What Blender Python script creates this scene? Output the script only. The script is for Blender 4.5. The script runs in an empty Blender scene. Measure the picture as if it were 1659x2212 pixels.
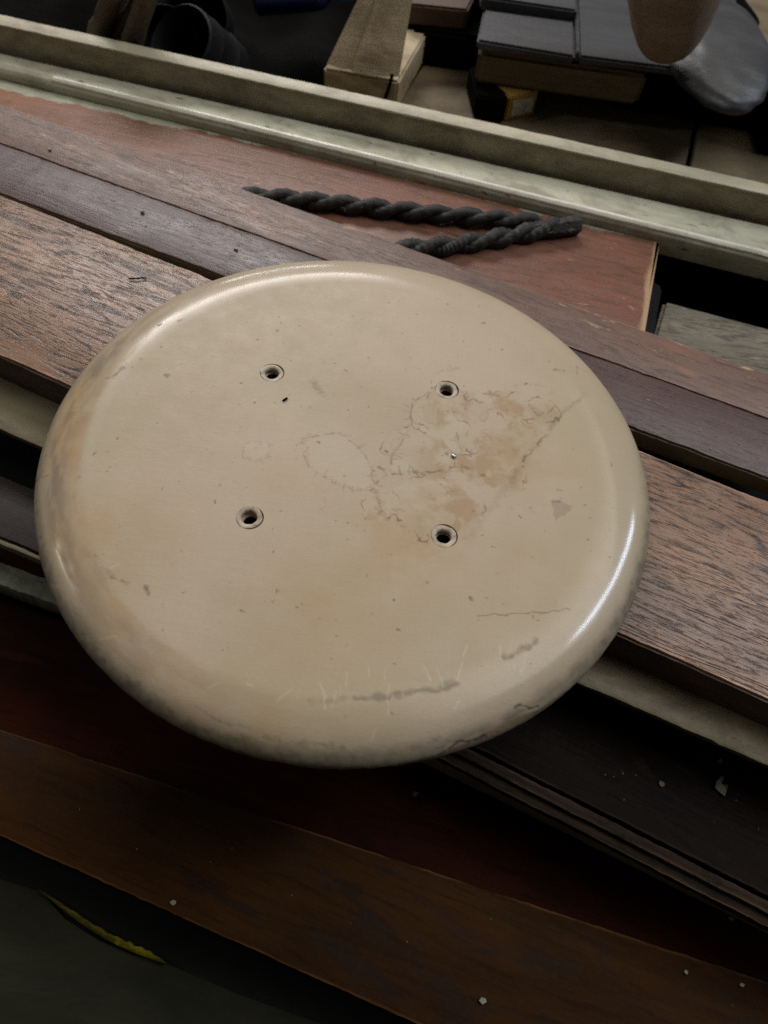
import bpy, bmesh, math, random
import numpy as np
from mathutils import Vector, Matrix

random.seed(7)
rng = np.random.default_rng(11)
SC = bpy.context.scene
COL = SC.collection
S = 0.165                       # radius of the round disc in metres; lengths below are in disc radii

# ------------------------------------------------------------------ camera
TILT, ROLL = 0.5808, 0.1431
CAM = np.array([0.1315, -1.5286, 1.9872])
cd = bpy.data.cameras.new('camera')
cam = bpy.data.objects.new('camera', cd)
COL.objects.link(cam)
ROT = Matrix.Rotation(TILT, 3, 'X') @ Matrix.Rotation(ROLL, 3, 'Z')
cam.matrix_world = Matrix.Translation(Vector(CAM * S)) @ ROT.to_4x4()
cd.sensor_fit = 'HORIZONTAL'
cd.sensor_width = 36.0
cd.lens = 36.0 * 1661 / 1659
cd.clip_start = 0.02
cd.clip_end = 100
cd.dof.use_dof = True
cd.dof.focus_distance = 2.45 * S
cd.dof.aperture_fstop = 13
SC.camera = cam

# ------------------------------------------------------------------ world and lamps (an unlit shed: soft window light)
w = bpy.data.worlds.new('World')
SC.world = w
w.use_nodes = True
bg = w.node_tree.nodes['Background']
bg.inputs[0].default_value = (1.0, 0.97, 0.92, 1)
bg.inputs[1].default_value = 0.03


def lamp(name, az, el, dist, sx, sy, power, col, aim=(0, 0, -0.1), spread=180, roll=0):
    d = bpy.data.lights.new(name, 'AREA')
    d.shape = 'RECTANGLE'
    d.size, d.size_y = sx, sy
    d.energy = power
    d.color = col
    d.spread = math.radians(spread)
    o = bpy.data.objects.new(name, d)
    COL.objects.link(o)
    a, e = math.radians(az), math.radians(el)
    v = Vector((math.cos(e) * math.cos(a), math.cos(e) * math.sin(a), math.sin(e)))
    o.location = Vector(aim) * S + v * dist
    o.rotation_euler = (v.to_track_quat('Z', 'Y').to_matrix() @ Matrix.Rotation(math.radians(roll), 3, 'Z')).to_euler()
    return o


lamp('back_window_light', 109, 36, 2.2, 1.0, 0.48, 22, (1.0, 0.95, 0.91))
lamp('roof_light', 38, 62, 2.4, 1.9, 1.5, 22, (1.0, 0.95, 0.87))
lamp('right_window_light', 22, 39, 1.7, 0.11, 0.85, 7.0, (0.70, 0.82, 1.0), roll=35)
lamp('left_lamp_light', 177, 33, 1.6, 0.05, 0.24, 2.0, (0.95, 1.0, 0.92), roll=-40)
lamp('door_gap_light', 107, 10, 2.0, 0.5, 0.10, 1.6, (1.0, 0.99, 0.96))

SC.cycles.use_denoising = False
SC.view_settings.view_transform = 'Standard'
SC.view_settings.look = 'None'
SC.view_settings.exposure = 0.18
SC.view_settings.gamma = 1
SC.view_settings.use_curve_mapping = False

# ------------------------------------------------------------------ helpers
RM = np.array(ROT)


def un(x, y, z):
    """photograph point -> the place where its sight line meets height z (disc radii)"""
    d = RM @ np.array([(x - 829.5) / 1661., -(y - 1106) / 1661., -1])
    return CAM + (z - CAM[2]) / d[2] * d


def un_y(x, y, yy):
    d = RM @ np.array([(x - 829.5) / 1661., -(y - 1106) / 1661., -1])
    return CAM + (yy - CAM[1]) / d[1] * d


def tag(o, label=None, cat=None, group=None, kind=None):
    if label: o['label'] = label
    if cat: o['category'] = cat
    if group: o['group'] = group
    if kind: o['kind'] = kind
    return o


def empty(name, loc, rz=0.0):
    o = bpy.data.objects.new(name, None)
    o.empty_display_size = 0.02
    COL.objects.link(o)
    o.matrix_world = Matrix.Translation(Vector(loc) * S) @ Matrix.Rotation(rz, 4, 'Z')
    return o


def link(name, me, mat, parent=None, smooth=30):
    o = bpy.data.objects.new(name, me)
    COL.objects.link(o)
    if mat is not None:
        me.materials.append(mat)
    if parent is not None:
        o.parent = parent
    if smooth:
        me.polygons.foreach_set('use_smooth', [True] * len(me.polygons))
        me.set_sharp_from_angle(angle=math.radians(smooth))
    me.update()
    return o


def mesh_from(name, v, f):
    me = bpy.data.meshes.new(name)
    me.from_pydata([tuple(p) for p in v], [], [tuple(q) for q in f])
    me.update()
    return me


def bm_obj(name, bm, mat, parent=None, smooth=30):
    me = bpy.data.meshes.new(name)
    bmesh.ops.recalc_face_normals(bm, faces=bm.faces)
    bm.to_mesh(me)
    bm.free()
    return link(name, me, mat, parent, smooth)


def wob(x, seed, scale):
    """smooth 1-D noise"""
    r = np.random.default_rng(seed)
    g = r.uniform(-1, 1, 4096)
    t = np.asarray(x) * scale + 2000
    i = np.floor(t).astype(int)
    f = t - i
    f = f * f * (3 - 2 * f)
    return g[i % 4096] * (1 - f) + g[(i + 1) % 4096] * f


def frame_of(A, B):
    A, B = np.array(A[:2]), np.array(B[:2])
    d = B - A
    L = np.hypot(*d)
    return A, math.atan2(d[1], d[0]), L


def rounded(prof, r, n=3):
    out = []
    m = len(prof)
    for i in range(m):
        p0, p, p1 = (np.array(prof[(i + k) % m], float) for k in (-1, 0, 1))
        a, b = p0 - p, p1 - p
        la = np.hypot((a[0] + a[1]) / 2, a[2]); lb = np.hypot((b[0] + b[1]) / 2, b[2])
        rr = min(r, la * .4, lb * .4)
        s, e = p + a / max(la, 1e-6) * rr, p + b / max(lb, 1e-6) * rr
        for k in range(n):
            t = k / (n - 1)
            out.append((1 - t) ** 2 * s + 2 * t * (1 - t) * p + t * t * e)
    return out


def timber(name, L, prof, mat, parent, ext=(1.2, 1.0), r=0.012, nseg=220, wear=0.004, seed=1, sub=0, ends=None):
    """a bar along local x with profile points (y at start, y at end, z), edges worn; returned as ONE mesh"""
    pr = rounded(prof, r)
    xs = np.linspace(-ext[0], L + ext[1], nseg + 1)
    n = len(pr)
    V = []
    for k, (ya, yb, z) in enumerate(pr):
        t = xs / L
        corner = k // 3
        jy = wear * (wob(xs, seed * 31 + corner, 9) * .28 + wob(xs, seed * 57 + corner, 31) * .22 + np.minimum(0, wob(xs, seed * 77 + corner, 85)) * .4 * np.sign(wob(xs, seed * 63 + corner, 14) - .2))
        jz = wear * .4 * (wob(xs, seed * 91 + corner, 12) * .3 + wob(xs, seed * 37 + corner, 60) * .4)
        V.append(np.stack([xs, ya * (1 - t) + yb * t + jy, np.full_like(xs, z) + jz], 1))
    V = np.array(V)                                     # n, nseg+1, 3
    if ends is not None:                                # slanted right end: x shift per y
        V[:, -1, 0] += ends * V[:, -1, 1]
    idx = np.arange(n * (nseg + 1)).reshape(n, nseg + 1)
    F = []
    for k in range(n):
        k2 = (k + 1) % n
        for i in range(nseg):
            F.append((idx[k, i], idx[k, i + 1], idx[k2, i + 1], idx[k2, i]))
    F.append(tuple(idx[::-1, 0])); F.append(tuple(idx[:, -1]))
    bm = bmesh.new()
    me = mesh_from(name, V.reshape(-1, 3) * S, F)
    bm.from_mesh(me); bpy.data.meshes.remove(me)
    o = bm_obj(name, bm, mat, parent, 40)
    zt = max(p[2] for p in prof)
    ev = np.repeat([1.0 if (k % 3 == 1 and prof[k // 3][2] > zt - .03) else 0.0 for k in range(n)], nseg + 1)
    at = o.data.attributes.new('edge', 'FLOAT', 'POINT')
    at.data.foreach_set('value', ev.astype(np.float32))
    return o


def prism(name, pts, z0, z1, mat, parent=None, bev=0.01, seg=2, jit=0.0):
    """upright prism over a convex outline (disc radii), edges rounded"""
    bm = bmesh.new()
    lo = [bm.verts.new(Vector((p[0], p[1], z0)) * S) for p in pts]
    hi = [bm.verts.new(Vector((p[0] + random.uniform(-jit, jit), p[1] + random.uniform(-jit, jit), z1 + random.uniform(-jit, jit))) * S) for p in pts]
    n = len(pts)
    bm.faces.new(lo[::-1]); bm.faces.new(hi)
    for i in range(n):
        bm.faces.new((lo[i], lo[(i + 1) % n], hi[(i + 1) % n], hi[i]))
    if bev:
        bmesh.ops.bevel(bm, geom=bm.edges[:], offset=bev * S, segments=seg, affect='EDGES', clamp_overlap=True)
    return bm_obj(name, bm, mat, parent, 35)


def tube_bm(path, rad, seg=10, bm=None, cap=True):
    bm = bm or bmesh.new()
    P = [Vector(p) for p in path]
    if not hasattr(rad, '__len__'):
        rad = [rad] * len(P)
    rings = []
    up = Vector((0.13, 0.2, 0.97))
    for i, p in enumerate(P):
        t = (P[min(i + 1, len(P) - 1)] - P[max(i - 1, 0)]).normalized()
        a = t.cross(up).normalized(); b = a.cross(t)
        rings.append([bm.verts.new((p + (a * math.cos(q) + b * math.sin(q)) * rad[i]) * S) for q in (2 * math.pi * k / seg for k in range(seg))])
    for r0, r1 in zip(rings, rings[1:]):
        for k in range(seg):
            bm.faces.new((r0[k], r0[(k + 1) % seg], r1[(k + 1) % seg], r1[k]))
    if cap:
        bm.faces.new(rings[0][::-1]); bm.faces.new(rings[-1])
    return bm


# ------------------------------------------------------------------ materials
def lin(c):
    return tuple(((v / 255) / 12.92 if v / 255 <= .04045 else ((v / 255 + .055) / 1.055) ** 2.4) for v in c) + (1,)


class NT:
    def __init__(self, name):
        self.m = bpy.data.materials.new(name)
        self.m.use_nodes = True
        self.t = self.m.node_tree
        self.b = self.t.nodes['Principled BSDF']
        self.tc = self.t.nodes.new('ShaderNodeTexCoord')

    def n(self, typ, **kw):
        q = self.t.nodes.new(typ)
        for k, v in kw.items():
            setattr(q, k, v)
        return q

    def put(self, sock, v):
        if isinstance(v, bpy.types.NodeSocket):
            self.t.links.new(v, sock)
        elif v is not None:
            sock.default_value = v

    def co(self, scale=(1, 1, 1), off=(0, 0, 0), rot=(0, 0, 0)):
        q = self.n('ShaderNodeMapping')
        q.inputs['Scale'].default_value = tuple(s / S for s in scale)
        q.inputs['Location'].default_value = off
        q.inputs['Rotation'].default_value = rot
        self.t.links.new(self.tc.outputs['Object'], q.inputs['Vector'])
        return q.outputs[0]

    def noise(self, scale=(1, 1, 1), off=(0, 0, 0), detail=6, rough=.6, dist=0.0, rot=(0, 0, 0)):
        q = self.n('ShaderNodeTexNoise')
        q.inputs['Scale'].default_value = 1
        q.inputs['Detail'].default_value = detail
        q.inputs['Roughness'].default_value = rough
        q.inputs['Distortion'].default_value = dist
        self.t.links.new(self.co(scale, off, rot), q.inputs['Vector'])
        return q.outputs[0]

    def ramp(self, v, a, b, smooth=True):
        q = self.n('ShaderNodeMapRange')
        q.interpolation_type = 'SMOOTHSTEP' if smooth else 'LINEAR'
        self.put(q.inputs['Value'], v)
        q.inputs['From Min'].default_value = a
        q.inputs['From Max'].default_value = b
        return q.outputs[0]

    def math(self, op, a, b=None, c=None):
        q = self.n('ShaderNodeMath', operation=op)
        self.put(q.inputs[0], a)
        self.put(q.inputs[1], b)
        if c is not None: self.put(q.inputs[2], c)
        return q.outputs[0]

    def mix(self, f, a, b, mode='MIX'):
        q = self.n('ShaderNodeMix', data_type='RGBA', blend_type=mode)
        self.put(q.inputs['Factor'], f)
        self.put(q.inputs['A'], a)
        self.put(q.inputs['B'], b)
        return q.outputs['Result']

    def attr(self, name):
        q = self.n('ShaderNodeAttribute', attribute_name=name)
        return q.outputs['Fac']

    def sep(self):
        q = self.n('ShaderNodeSeparateXYZ')
        self.t.links.new(self.co(), q.inputs[0])
        return q.outputs

    def bump(self, h, strength=.3, dist=.002):
        q = self.n('ShaderNodeBump')
        q.inputs['Strength'].default_value = strength
        q.inputs['Distance'].default_value = dist
        self.put(q.inputs['Height'], h)
        self.put(self.b.inputs['Normal'], q.outputs[0])

    def done(self, col, rough=.5, spec=.5):
        self.put(self.b.inputs['Base Color'], col)
        self.put(self.b.inputs['Roughness'], rough)
        self.put(self.b.inputs['Specular IOR Level'], spec)
        return self.m


def wood(name, c1, c2, grain, fleck=None, fl=.66, patch=None, pa=.55, rough=(.32, .6), seed=0, gs=1.0, gamt=.75, bump=.5, dust=None, du=.0, extra=None, gslope=0.0, spec=.5):
    k = NT(name)
    o = (seed * 3.1, seed * 1.7, seed * .9)
    rot = (0, 0, gslope)
    big = k.noise((1.4, 5, 5), o, 4, .6, .5, rot)
    fine = k.noise((2.2 * gs, 42 * gs, 42 * gs), o, 6, .62, .35, rot)
    pore = k.noise((6 * gs, 130 * gs, 130 * gs), (seed, seed, 0), 5, .7, .2, rot)
    col = k.mix(k.ramp(big, .35, .65), lin(c1), lin(c2))
    if patch:
        pm = k.ramp(k.noise((2.2, 7, 7), (seed * 7.7, 2, 1), 6, .65, .8), pa, pa + .1)
        col = k.mix(pm, col, lin(patch))
    flow = k.noise((.8 * gs, 7.5 * gs, 7.5 * gs), (seed * 2.2, seed, 3), 3, .45, .25, rot)
    ringv = k.math('PINGPONG', k.math('ADD', k.math('MULTIPLY', flow, 22.0), k.math('MULTIPLY', fine, 1.6)), 1.0)
    brk = k.noise((5, 30, 30), (seed, 8, 8), 5, .7)
    g1 = k.math('MULTIPLY', k.math('MULTIPLY', k.ramp(ringv, .55, .95), k.ramp(brk, .38, .56)), gamt)
    col = k.mix(g1, col, lin(grain))
    tick = k.noise((16 * gs, 230 * gs, 230 * gs), (seed, 3, 5), 3, .6, .1, rot)
    g2 = k.math('MULTIPLY', k.math('MULTIPLY', k.ramp(tick, .56, .63), k.ramp(k.noise((2, 9, 9), (4, seed, 2), 4, .6), .35, .6)), gamt)
    col = k.mix(g2, col, lin(grain))
    g3 = k.math('MULTIPLY', k.ramp(pore, .50, .66), gamt * .45)
    col = k.mix(g3, col, lin(grain))
    soft = k.noise((60, 60, 60), (1, seed, 4), 4, .7)
    col = k.mix(k.math('MULTIPLY', k.ramp(soft, .45, .75), .22), col, lin(tuple(min(255, v * 1.25 + 15) for v in c2)))
    ew = k.math('MULTIPLY', k.attr('edge'), k.ramp(k.noise((3, 12, 12), (seed, 1, 7), 6, .7), .38, .62))
    col = k.mix(k.math('MULTIPLY', ew, .75), col, lin(tuple(min(255, v * 1.45 + 28) for v in c1)))
    if fleck:
        fm = k.ramp(k.noise((7, 34, 34), (seed * 2.3, 5, 2), 5, .68, .3), fl, fl + .07)
        col = k.mix(k.math('MULTIPLY', fm, .75), col, lin(fleck))
    if dust:
        dm = k.ramp(k.noise((3, 4, 4), (seed * 5.1, 9, 2), 8, .72), .45, .75)
        col = k.mix(k.math('MULTIPLY', dm, du), col, lin(dust))
    r = k.n('ShaderNodeMapRange')
    k.put(r.inputs['Value'], k.noise((3, 14, 14), (seed, 4, 4), 6, .7))
    r.inputs['From Min'].default_value, r.inputs['From Max'].default_value = .3, .7
    r.inputs['To Min'].default_value, r.inputs['To Max'].default_value = rough
    rv = r.outputs[0]
    if extra:
        col, rv = extra(k, col, rv)
    k.bump(k.math('SUBTRACT', k.math('MULTIPLY', pore, -.35), k.math('ADD', k.math('MULTIPLY', g2, .5), k.math('MULTIPLY', g1, .4))), bump, .0008)
    return k.done(col, rv, spec)


def paint(name, c1, c2, dirt, seed=0, rough=(.4, .65), da=.56, bare=None, ba=.68, blotch=3.0, bump=.35, spec=.45):
    k = NT(name)
    a = k.noise((1.2, 6, 6), (seed, 1, 2), 5, .65, .6)
    col = k.mix(k.ramp(a, .35, .65), lin(c1), lin(c2))
    d = k.noise((blotch, blotch * 2, blotch * 2), (seed * 3, 7, 1), 8, .7, .5)
    col = k.mix(k.math('MULTIPLY', k.ramp(d, da - .12, da + .14), .6), col, lin(dirt))
    sp = k.noise((34, 50, 50), (seed, 2, 9), 5, .7)
    col = k.mix(k.math('MULTIPLY', k.ramp(sp, .64, .72), .7), col, lin(tuple(v * .5 for v in dirt)))
    hz = None
    if bare:
        bm_ = k.ramp(k.noise((9, 26, 26), (seed * 4, 3, 3), 7, .7, .4), ba, ba + .03)
        col = k.mix(bm_, col, lin(bare))
    r = k.n('ShaderNodeMapRange')
    k.put(r.inputs['Value'], d)
    r.inputs['From Min'].default_value, r.inputs['From Max'].default_value = .3, .7
    r.inputs['To Min'].default_value, r.inputs['To Max'].default_value = rough
    k.bump(k.math('ADD', k.noise((4, 45, 45), (seed, 6, 6), 5, .6), sp), bump, .0009)
    return k.done(col, r.outputs[0], spec)


M = {}
M['main'] = wood('worn_brown_wood', (144, 110, 87), (120, 94, 78), (47, 38, 35), (176, 158, 140), .68, (136, 98, 78), .6, (.24, .42), 1, 1.2, .9, .7, (150, 138, 132), .25)
M['purple'] = wood('purple_brown_wood', (82, 60, 56), (74, 58, 56), (48, 38, 38), (184, 152, 118), .66, (76, 58, 56), .58, (.32, .52), 2, 1.1, .55, .4, (112, 100, 96), .25)
M['grey_brown'] = wood('grey_brown_wood', (112, 84, 70), (100, 78, 68), (62, 48, 43), (180, 152, 122), .625, (128, 92, 76), .56, (.36, .58), 3, 1.1, .6, .45, (124, 112, 104), .25)


def red_extra(k, col, rv):
    s = k.sep()
    # worn cream overpaint near the back edge, bare end on the right
    e = k.math('ADD', s[1], k.math('MULTIPLY', k.math('SUBTRACT', k.noise((2.4, 2.4, 2.4), (3, 3, 3), 8, .7), .5), .20))
    cm = k.ramp(k.math('ADD', e, k.math('ADD', .05, k.math('MULTIPLY', k.ramp(s[0], 1.3, .1), .07))), .0, .02)
    k.cream = cm
    col = k.mix(cm, col, k.mix(k.ramp(k.noise((9, 9, 9), (1, 1, 1), 5, .7), .35, .7), lin((160, 160, 138)), lin((138, 136, 116))))
    lf = k.ramp(s[0], 1.1, -.2)
    col = k.mix(k.math('MULTIPLY', lf, k.math('SUBTRACT', 1.0, cm)), col, k.mix(k.ramp(k.noise((3, 12, 12), (8, 8, 2), 6, .7), .35, .65), lin((134, 84, 56)), lin((112, 74, 52))))
    en = k.math('ADD', s[0], k.math('MULTIPLY', k.math('SUBTRACT', k.noise((12, 3, 3), (5, 3, 3), 6, .7), .5), .16))
    en = k.math('SUBTRACT', en, k.math('MULTIPLY', s[1], 0.0))
    col = k.mix(k.math('MULTIPLY', k.ramp(en, RED_L - .05, RED_L - .015), .8), col, lin((176, 146, 112)))
    return col, rv


M['cream'] = paint('cream_green_paint', (190, 188, 166), (178, 175, 152), (108, 102, 80), 1, (.5, .7), .53, (62, 54, 42), .63, 3)
M['edge_highlight'] = paint('painted_edge_highlight', (228, 224, 208), (214, 210, 190), (150, 144, 120), 31, (.2, .4), .6, (96, 86, 66), .70, 5)  # whiter colour that paints the highlight along the cream rail's arris
M['pale_edge'] = paint('pale_lit_top', (184, 176, 152), (168, 160, 136), (110, 104, 84), 32, (.4, .6), .56, (84, 74, 58), .70, 4)  # lighter colour painting the stronger light on the beige rail's top
M['beige'] = paint('beige_dirty_paint', (164, 154, 126), (146, 137, 112), (84, 78, 60), 2, (.45, .7), .5, (70, 58, 42), .68, 2.8)
M['olive'] = paint('olive_beige_paint', (120, 108, 82), (130, 120, 96), (76, 66, 48), 3, (.4, .65), .52, (66, 52, 40), .72, 3)
M['olive_dark'] = paint('dull_olive_paint', (84, 76, 54), (96, 86, 62), (58, 50, 34), 4, (.5, .75), .5, None, .7, 3)
M['flaky'] = paint('flaking_grey_paint', (150, 148, 128), (136, 132, 112), (84, 78, 62), 5, (.4, .6), .5, (60, 50, 40), .62, 4)
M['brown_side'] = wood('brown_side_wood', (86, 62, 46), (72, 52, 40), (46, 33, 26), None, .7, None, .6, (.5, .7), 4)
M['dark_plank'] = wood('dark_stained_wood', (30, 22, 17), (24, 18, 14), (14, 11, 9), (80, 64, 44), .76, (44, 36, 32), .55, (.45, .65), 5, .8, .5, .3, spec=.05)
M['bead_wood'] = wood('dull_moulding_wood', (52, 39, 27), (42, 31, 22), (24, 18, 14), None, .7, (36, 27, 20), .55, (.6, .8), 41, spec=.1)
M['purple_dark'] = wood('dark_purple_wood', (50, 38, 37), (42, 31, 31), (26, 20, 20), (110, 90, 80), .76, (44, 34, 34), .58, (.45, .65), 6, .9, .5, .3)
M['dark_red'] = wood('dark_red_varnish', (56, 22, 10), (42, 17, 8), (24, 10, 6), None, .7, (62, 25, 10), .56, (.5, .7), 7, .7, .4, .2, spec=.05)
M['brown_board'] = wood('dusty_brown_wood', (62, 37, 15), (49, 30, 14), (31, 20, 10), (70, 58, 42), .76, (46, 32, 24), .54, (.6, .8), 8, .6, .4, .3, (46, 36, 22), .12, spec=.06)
M['grey_wood'] = wood('rough_grey_wood', (122, 114, 98), (104, 98, 84), (62, 56, 46), (160, 152, 136), .62, (88, 80, 68), .55, (.7, .9), 9, .8, .7, 1.0, None, 0, None, 1.45)
M['floor'] = paint('dark_concrete', (21, 21, 20), (18, 18, 17), (12, 12, 11), 7, (.6, .85), .5, None, .7, 2, spec=.15)
M['mat_green'] = paint('dark_olive_sheet', (44, 44, 30), (38, 38, 27), (28, 28, 20), 8, (.6, .85), .55, None, .7, 1.5, spec=.15)
M['yellow'] = paint('worn_yellow_paint', (168, 156, 36), (136, 126, 44), (52, 48, 24), 9, (.4, .6), .48, (170, 150, 84), .62, 10)
M['rope'] = paint('black_rope_fibre', (38, 34, 28), (28, 25, 21), (17, 15, 13), 10, (.5, .75), .55, (98, 95, 86), .62, 7, .7)
M['card'] = paint('old_cardboard', (176, 159, 130), (158, 141, 112), (104, 88, 68), 11, (.7, .9), .52, None, .7, 2)
M['ply'] = paint('dusty_plywood', (112, 98, 72), (102, 88, 66), (62, 54, 40), 12, (.6, .85), .5, (60, 46, 36), .76, 2)
M['slate'] = paint('dusty_grey_sheet', (66, 66, 70), (54, 54, 56), (34, 34, 33), 13, (.4, .6), .52, None, .7, 2)
M['block'] = wood('raw_brown_wood', (100, 80, 54), (84, 68, 46), (56, 44, 30), None, .7, (84, 66, 44), .55, (.6, .8), 14, .7, .5, .4)
M['black'] = paint('black_dull_surface', (13, 12, 11), (10, 9, 9), (7, 7, 6), 15, (.8, .95), .5, spec=.03)
M['grey_plastic'] = paint('crumpled_grey_plastic', (70, 70, 72), (58, 58, 60), (38, 38, 38), 16, (.4, .55), .5)
M['metal'] = paint('dull_grey_metal', (28, 28, 28), (20, 20, 20), (12, 12, 12), 17, (.5, .7), .5, spec=.12)
M['blue'] = paint('dark_blue_plastic', (10, 26, 74), (8, 20, 60), (6, 12, 36), 18, (.25, .4), .6)
M['cyan'] = paint('bright_blue_plastic', (20, 120, 196), (24, 108, 176), (10, 60, 110), 19, (.3, .4), .6)
M['bamboo'] = wood('split_bamboo', (96, 82, 56), (72, 60, 40), (40, 33, 24), None, .7, None, .6, (.5, .7), 20, 1.0, .6, .4)
M['club'] = wood('smooth_brown_wood', (140, 118, 100), (118, 98, 82), (78, 64, 52), None, .7, None, .6, (.5, .7), 21, .6, .3, .2)
M['orange_wood'] = wood('orange_brown_wood', (74, 46, 24), (62, 39, 20), (36, 24, 14), None, .7, None, .6, (.5, .7), 22, .6, .4, .3)
M['label_yellow'] = paint('yellow_card', (176, 140, 70), (164, 128, 64), (110, 86, 50), 23, (.5, .7), .6)
M['label_white'] = paint('white_sticker', (196, 196, 186), (180, 180, 170), (120, 120, 112), 24, (.5, .7), .5, None, .7, 20)
M['flake'] = paint('paint_chip', (150, 146, 126), (134, 128, 110), (100, 92, 78), 25, (.5, .7), .6)
M['flake_brown'] = paint('brown_wood_chip', (120, 96, 70), (100, 80, 60), (70, 54, 40), 26, (.6, .8), .6)

# ------------------------------------------------------------------ setting
bm = bmesh.new()
q = [(-14, -9), (14, -9), (14, 16), (-14, 16)]
vs = [bm.verts.new((a * S, b * S, -1.06 * S)) for a, b in q]
bm.faces.new(vs)
tag(bm_obj('floor', bm, M['floor'], None, 0), 'dark dirty concrete floor under the stack of timber', kind='structure')

ZB = -0.1425                     # top of the boards the disc lies on


def piece(name, a, b, z, label, cat, group=None):
    """Empty at the front arris that runs through photo points a, b at height z"""
    A, ang, L = frame_of(un(*a, z), un(*b, z))
    e = empty(name, (A[0], A[1], 0), ang)
    tag(e, label, cat, group)
    return e, A, ang, L


def off(A, ang, p):
    """(x, y) of a world point in the frame of a piece"""
    d = np.array(p[:2]) - A
    c, s = math.cos(ang), math.sin(ang)
    return d[0] * c + d[1] * s, -d[0] * s + d[1] * c


def yline(A, ang, L, a, b, z):
    """offsets at x=0 and x=L of the line through photo points a, b at height z"""
    x0, y0 = off(A, ang, un(*a, z)); x1, y1 = off(A, ang, un(*b, z))
    k = (y1 - y0) / (x1 - x0)
    return y0 - k * x0, y0 + k * (L - x0)


# --- the jamb the disc lies on: raised wooden face and a painted rebate in front of it
e, A, ang, L = piece('door_jamb', (0, 765), (1659, 1510), ZB, 'long worn brown door jamb lying under the round disc with olive painted rebate', 'door jamb')
bk = yline(A, ang, L, (0, 421), (1659, 1083), ZB)
ZL = -0.295
lf = yline(A, ang, L, (0, 930), (1659, 1655), ZL)
lf = (max(lf[0], -.36), lf[1])
timber('raised_face', L, [(0, 0, ZB), (0.004, .004, ZL - .03), (bk[0], bk[1], ZL - .03), (bk[0], bk[1], ZB)], M['main'], e, seed=3, r=.01, wear=.005)
timber('painted_rebate', L, [(lf[0], lf[1], ZL), (lf[0] + .03, lf[1] + .03, ZL - .08), (bk[0] - .05, bk[1] - .05, ZL - .08), (bk[0] - .05, bk[1] - .05, ZL - .034), (.03, .03, ZL - .034), (.03, .03, ZL)], M['olive'], e, seed=4, r=.02, wear=.005)
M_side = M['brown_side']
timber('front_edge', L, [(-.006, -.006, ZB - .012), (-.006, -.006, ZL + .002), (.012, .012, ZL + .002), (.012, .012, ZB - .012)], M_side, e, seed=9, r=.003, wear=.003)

# --- board with a shallow step, behind the jamb
e, A, ang, L = piece('stepped_board', (0, 415), (1659, 1030), ZB, 'purple brown board with a lighter raised strip along its back edge, behind the disc', 'board')
st = yline(A, ang, L, (0, 310), (1659, 905), ZB)
bk = yline(A, ang, L, (0, 225), (1659, 808), ZB + .007)
timber('front_strip', L, [(0, 0, ZB), (.004, .004, ZB - .085), (st[0] + .015, st[1] + .015, ZB - .085), (st[0] + .015, st[1] + .015, ZB)], M['purple'], e, seed=5, r=.008, wear=.006)
timber('back_strip', L, [(st[0], st[1], ZB + .007), (st[0] + .004, st[1] + .004, ZB - .083), (bk[0], bk[1], ZB - .083), (bk[0], bk[1], ZB + .007)], M['grey_brown'], e, seed=6, r=.005, wear=.005)
timber('painted_edge', L, [(-.005, -.005, ZB - .012), (-.005, -.005, ZB - .083), (.01, .01, ZB - .083), (.01, .01, ZB - .012)], M['olive_dark'], e, seed=12, r=.003, wear=.004)

# --- cream rail and beige rail at the back
ZR = -0.30
ZC = -0.235
e, A, ang, L = piece('cream_rail', (0, 138), (1659, 545), ZC, 'cream painted rail with a highlight painted on its front edge behind the red plank', 'rail')
cr_A, cr_ang, cr_L = A, ang, L
ck = yline(A, ang, L, (0, 112), (1659, 485), ZC)
timber('rail_face', L, [(.012, .012, ZC), (-.012, -.012, ZC - .012), (-.026, -.026, ZC - .032), (-.022, -.022, ZC - .135), (ck[0] - .03, ck[1] - .03, ZC - .135), (ck[0] - .014, ck[1] - .014, ZC)], M['cream'], e, seed=7, r=.005, wear=.003)
timber('edge_highlight', L, [(.008, .008, ZC + .003), (-.004, -.004, ZC + .002), (-.018, -.018, ZC - .010), (-.018, -.018, ZC - .022), (.008, .008, ZC - .010)], M['edge_highlight'], e, ext=(-.30, 1.0), seed=47, r=.002, wear=.0025)  # thin strip carrying the painted highlight line

e, A, ang, L = piece('beige_rail', (0, 110), (1659, 482), ZC, 'dirty beige painted rail, farthest of the long timbers, beside the clutter', 'rail')
ZT = ZC + .13
timber('rail_face', L, [(.012, .012, ZT), (.012, .012, ZC - .10), (.12, .12, ZC - .10), (.085, .085, ZT + .012)], M['beige'], e, seed=8, r=.006, wear=.004)
timber('lit_top', L, [(.010, .010, ZT + .004), (.010, .010, ZT - .008), (.08, .08, ZT - .008), (.08, .08, ZT + .016)], M['pale_edge'], e, seed=48, r=.004, wear=.004)  # light on the top face put into a paler colour

# --- red plank between the stepped board and the cream rail
pe = un(1428, 505, ZR); pe2 = un(1386, 705, ZR)
RED_L = off(cr_A, cr_ang, pe)[0]
M['red'] = wood('red_brown_wood', (120, 77, 59), (106, 71, 56), (74, 50, 41), (176, 150, 138), .64, (100, 70, 56), .55, (.3, .5), 13, .8, .6, .4, (140, 108, 94), .15, red_extra)
e = empty('red_plank', (cr_A[0], cr_A[1], 0), cr_ang)
tag(e, 'reddish brown plank with a bare sawn end, carrying the black rope', 'plank')
p2 = off(cr_A, cr_ang, pe2)
slant = (p2[0] - RED_L) / (p2[1])
o = timber('plank', RED_L, [(-1.25, -1.25, ZR), (-1.25, -1.25, ZR - .09), (-.03, -.03, ZR - .09), (-.03, -.03, ZR)], M['red'], e, ext=(.3, .0), seed=10, r=.008, wear=.003, ends=slant)
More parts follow.
